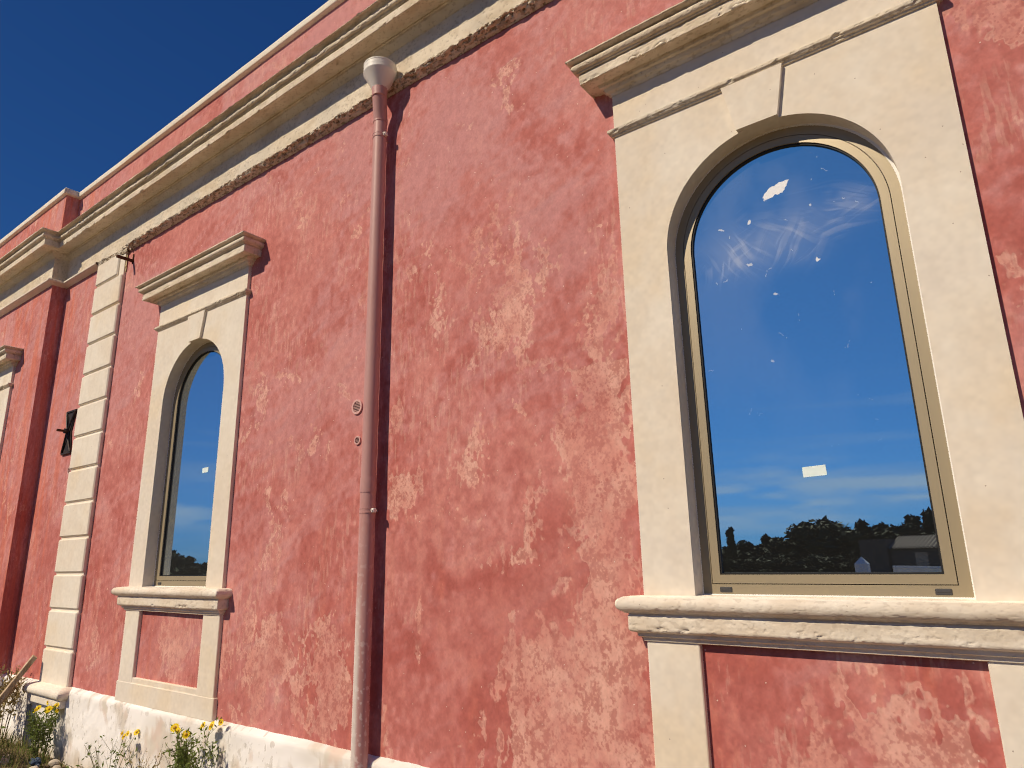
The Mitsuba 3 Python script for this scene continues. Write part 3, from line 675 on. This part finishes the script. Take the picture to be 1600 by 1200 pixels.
def grass(n, seed):
    r = np.random.default_rng(seed); V, F = [], []
    x = r.normal(-8.1, .55, n); y = -np.abs(r.normal(.55, .45, n)) - .10
    for i in range(n):
        b = np.array([x[i], y[i], -.02]); h = r.uniform(.04, .20) * (1 if x[i] < -7.4 else .45); d = r.normal(0, .45, 2) * h; a = r.uniform(0, math.pi); w = .004 * np.array([math.cos(a), math.sin(a), 0])
        e = b + [d[0], d[1], h]; e[1] = min(e[1], -.07); mm = (b + e) / 2 + [0, 0, .15 * h] ; j = len(V)
        V += [b - w, b + w, mm + w * .7, mm - w * .7, e]; F += [(j, j + 1, j + 2), (j, j + 2, j + 3), (j + 3, j + 2, j + 4)]
    return trimesh.Trimesh(np.array(V), np.array(F), process=False)
add('grass', grass(1000, 17), 'leaf_dry')
label('grass', 'dry yellow grass round the planks at the left', 'grass', kind='stuff')
add('grass_001', grass(1500, 18), 'leaf_green')
label('grass_001', 'short green grass mixed into the dry tufts at the left', 'grass', kind='stuff')

# ---------------------------------------------------------------- what stands across the field, seen mirrored in the panes
def at(az, dist, z=0.0):
    """a point at this azimuth of the mirrored view (degrees left of straight out) and distance"""
    a = math.radians(az)
    gz = -max(0, dist * math.cos(a) - 25) * .004
    return np.array([-dist * math.sin(a), -dist * math.cos(a) + 3.2, gz + z])

def crown(seed, kind):
    r = np.random.default_rng(seed); c = []
    if kind == 'round': blobs = [(r.normal(0, .34, 3) * [1, 1, .55], r.uniform(.3, .5)) for _ in range(16)]
    elif kind == 'slender': blobs = [(np.array([r.normal(0, .12), r.normal(0, .12), t]), .30 * (1.05 - .5 * abs(t))) for t in np.linspace(-.9, .9, 15)]
    else: blobs = [(np.array([r.normal(0, .55), r.normal(0, .4), r.normal(0, .28)]), r.uniform(.22, .36)) for _ in range(20)]
    for p, s in blobs:
        n = 190
        d = r.normal(0, 1, (n, 3)); d /= np.linalg.norm(d, axis=1, keepdims=True)
        c.append(p + d * s * r.uniform(.55, 1.05, (n, 1)))
    c = np.vstack(c); n = len(c)
    a = r.normal(0, 1, (n, 3)); b = r.normal(0, 1, (n, 3)); s = .055
    V = np.stack([c + a * s, c + b * s, c - a * s * .8 - b * s * .2, c - b * s], 1).reshape(-1, 3)
    i = np.arange(n) * 4
    leaves = trimesh.Trimesh(V, np.vstack([np.stack([i, i + 1, i + 2], -1), np.stack([i, i + 2, i + 3], -1)]), process=False)
    core = cat([(lambda m: (m.apply_scale(s_ * .72), m.apply_translation(p_), m)[2])(trimesh.creation.icosphere(subdivisions=2)) for p_, s_ in blobs])
    return cat([leaves, core])
CROWNS = {k: [mikit.ply(crown(s + 31 * i, k), 'tree_leaf') for s in range(v)] for i, (k, v) in enumerate((('round', 2), ('slender', 2), ('hedge', 3)))}
TRUNK = mikit.ply(tube([(0, 0, 0), (.05, 0, .5), (0, .03, 1.0)], .07, .04, 8), 'bark', 40)
def tree(kind, az, dist, top, width, text, group=None, bottom=.12, v=0):
    key = 'tree' if 'tree__crown' not in scene else 'tree_%03d' % (sum(1 for s in scene if s.startswith('tree') and s.endswith('__crown')))
    p = at(az, dist); h = dist * math.tan(math.radians(top)) + 1.7 - p[2]
    zc, hz = h * (.5 + bottom / 2), h * (.5 - bottom / 2)
    C = CROWNS[kind]
    scene[key + '__crown'] = {**C[v % len(C)], 'to_world': T().translate([p[0], p[1], p[2] + zc]).rotate([0, 0, 1], 57.0 * v).scale([width, width, hz])}
    scene[key + '__trunk'] = {**TRUNK, 'to_world': T().translate(p.tolist()).scale([h * .5, h * .5, h * .7])}
    label(key, text, 'tree', group)
tree('round', 13.0, 95, 3.05, 5.2, 'large round dark tree across the field, tallest mirrored in the near pane', bottom=-.05)
tree('slender', 19.9, 90, 1.95, 1.5, 'single slender tree mirrored at the left of the near pane', bottom=.1)
row = [(6.9, 2.0, 3.4), (5.4, 2.3, 3.4), (8.6, 2.2, 3.2), (3.4, 2.3, 3.4), (12.4, 2.2, 3.2), (13.9, 2.3, 3.0), (17.7, 1.35, 2.6), (16.3, 1.15, 2.8), (15.0, 1.55, 3.0), (18.8, .75, 2.6), (20.8, .65, 3), (22.5, .8, 3.5), (10.8, 2.15, 3.0), (9.4, 2.1, 2.6), (7.8, 2.45, 3.0), (6.2, 2.65, 3.2), (4.4, 2.45, 3.4), (2.4, 2.2, 3.5), (11.6, 1.6, 3.2), (14.2, 2.0, 2.8), (0.0, 2.4, 3.5)]
row += [(az - .8, el * .82, w) for az, el, w in row] + [(az + .5, el * .7, w) for az, el, w in row if az < 14]
for i, (az, el, w) in enumerate(row):
    tree('hedge', az, 100 + 5 * (i % 4), el, w * 1.15, 'dark bushy tree in the far row, mirrored in the near pane', 'trees across the field', -.15, i)
tree('round', 63.0, 80, 1.35, 1.5, 'dark tufted tree mirrored low in the far window', bottom=.1, v=1)
for i, (az, el) in enumerate([(64.5, .65), (61.4, .55), (59.6, .6), (57.0, .5), (66.5, .6), (54.0, .7), (69.5, .5), (26.0, .8), (30.0, .7), (35.0, .6), (41, .7), (48, .6)]):
    tree('hedge', az, 95 + 4 * (i % 3), el, 3.2, 'low dark tree in the far row to the west', 'low trees across the field', -.15, i + 20)

for i, az in enumerate([21.5, 19.5, 17.8, 16.4, 15.1, 13.9, 12.6, 11.4, 62.0, 64.0, 60.2, 58.0]):
    tree('hedge', az, 68 + 3 * (i % 3), -.05 + .12 * (i % 3), 2.0, 'low dark shrub before the far trees, mirrored at the bottom of a pane', 'low shrubs across the field', -.3, i + 5)

H = 'farmhouse'
label(H, 'low farmhouse with tiled roof across the field, mirrored in the near pane', 'house')
hp, hq = at(10.8, 66), at(4.6, 64)
def house_frame(u, v, z):
    d = (hq - hp) / np.linalg.norm(hq - hp); n = np.array([d[1], -d[0], 0])
    if n[1] > 0: n = -n
    return hp + d * u + n * v + np.array([0, 0, z])
def house_box(u0, u1, v0, v1, z0, z1):
    m = box(0, 1, 0, 1, 0, 1); m.vertices = np.array([house_frame(u0 + (u1 - u0) * a, v0 + (v1 - v0) * b, z0 + (z1 - z0) * c) for a, b, c in m.vertices]); return m
hl = float(np.linalg.norm(hq - hp))
add(H + '__wall', cat([house_box(2.2, hl + 4, 0, 6, -.3, 2.25), house_box(0, 2.1, -.4, 5, -.3, 2.9)]), 'house_wall')
def tiles():
    V, F = [], []
    us = np.arange(2.0, hl + 4.2, .06)
    for i, u in enumerate(us):
        b = .05 * math.sin(u * 2 * math.pi / .30)
        V += [house_frame(u, -.3, 2.15 + b), house_frame(u, 3.2, 3.15 + b), house_frame(u, 6.4, 2.3 + b)]
    for i in range(len(us) - 1):
        for k in range(2):
            a = i * 3 + k; F += [(a, a + 3, a + 4), (a, a + 4, a + 1)]
    return trimesh.Trimesh(np.array(V), np.array(F), process=False)
add(H + '__roof', tiles(), 'roof_tile')
add(H + '__door', house_box(4.0, 4.9, -.03, .0, -.3, 1.8), 'grey_wood')
tp = at(10.9, 56)
tent = trimesh.Trimesh(np.array([[-.42, -.4, -.3], [.42, -.4, -.3], [.42, .4, -.3], [-.42, .4, -.3], [-.42, -.4, 1.05], [.42, -.4, 1.05], [.42, .4, 1.05], [-.42, .4, 1.05], [0, 0, 1.55]]),
                       np.array([[0, 1, 5], [0, 5, 4], [1, 2, 6], [1, 6, 5], [2, 3, 7], [2, 7, 6], [3, 0, 4], [3, 4, 7], [4, 5, 8], [5, 6, 8], [6, 7, 8], [7, 4, 8]]), process=False)
tent.apply_translation(tp)
add('white_tent', tent, 'white_cloth')
label('white_tent', 'small white pointed canopy across the field, mirrored low in the near pane', 'canopy')
fp, fq = at(8.9, 52), at(5.4, 46)
fence = []
for t in np.linspace(0, 1, 26):
    p = fp * (1 - t) + fq * t; fence.append(box(p[0] - .06, p[0] + .06, p[1] - .02, p[1] + .02, p[2] - .3, p[2] + .95))
add('white_fence__rail', cat([board(fp + [0, .03, .85], fq + [0, .03, .85], .08, .03, (0, 0, 1)), board(fp + [0, .03, .3], fq + [0, .03, .3], .08, .03, (0, 0, 1))]), 'white_cloth')
for f in fence: add('white_fence__picket', f, 'white_cloth')
label('white_fence', 'short white picket fence across the field, mirrored low in the near pane', 'fence')
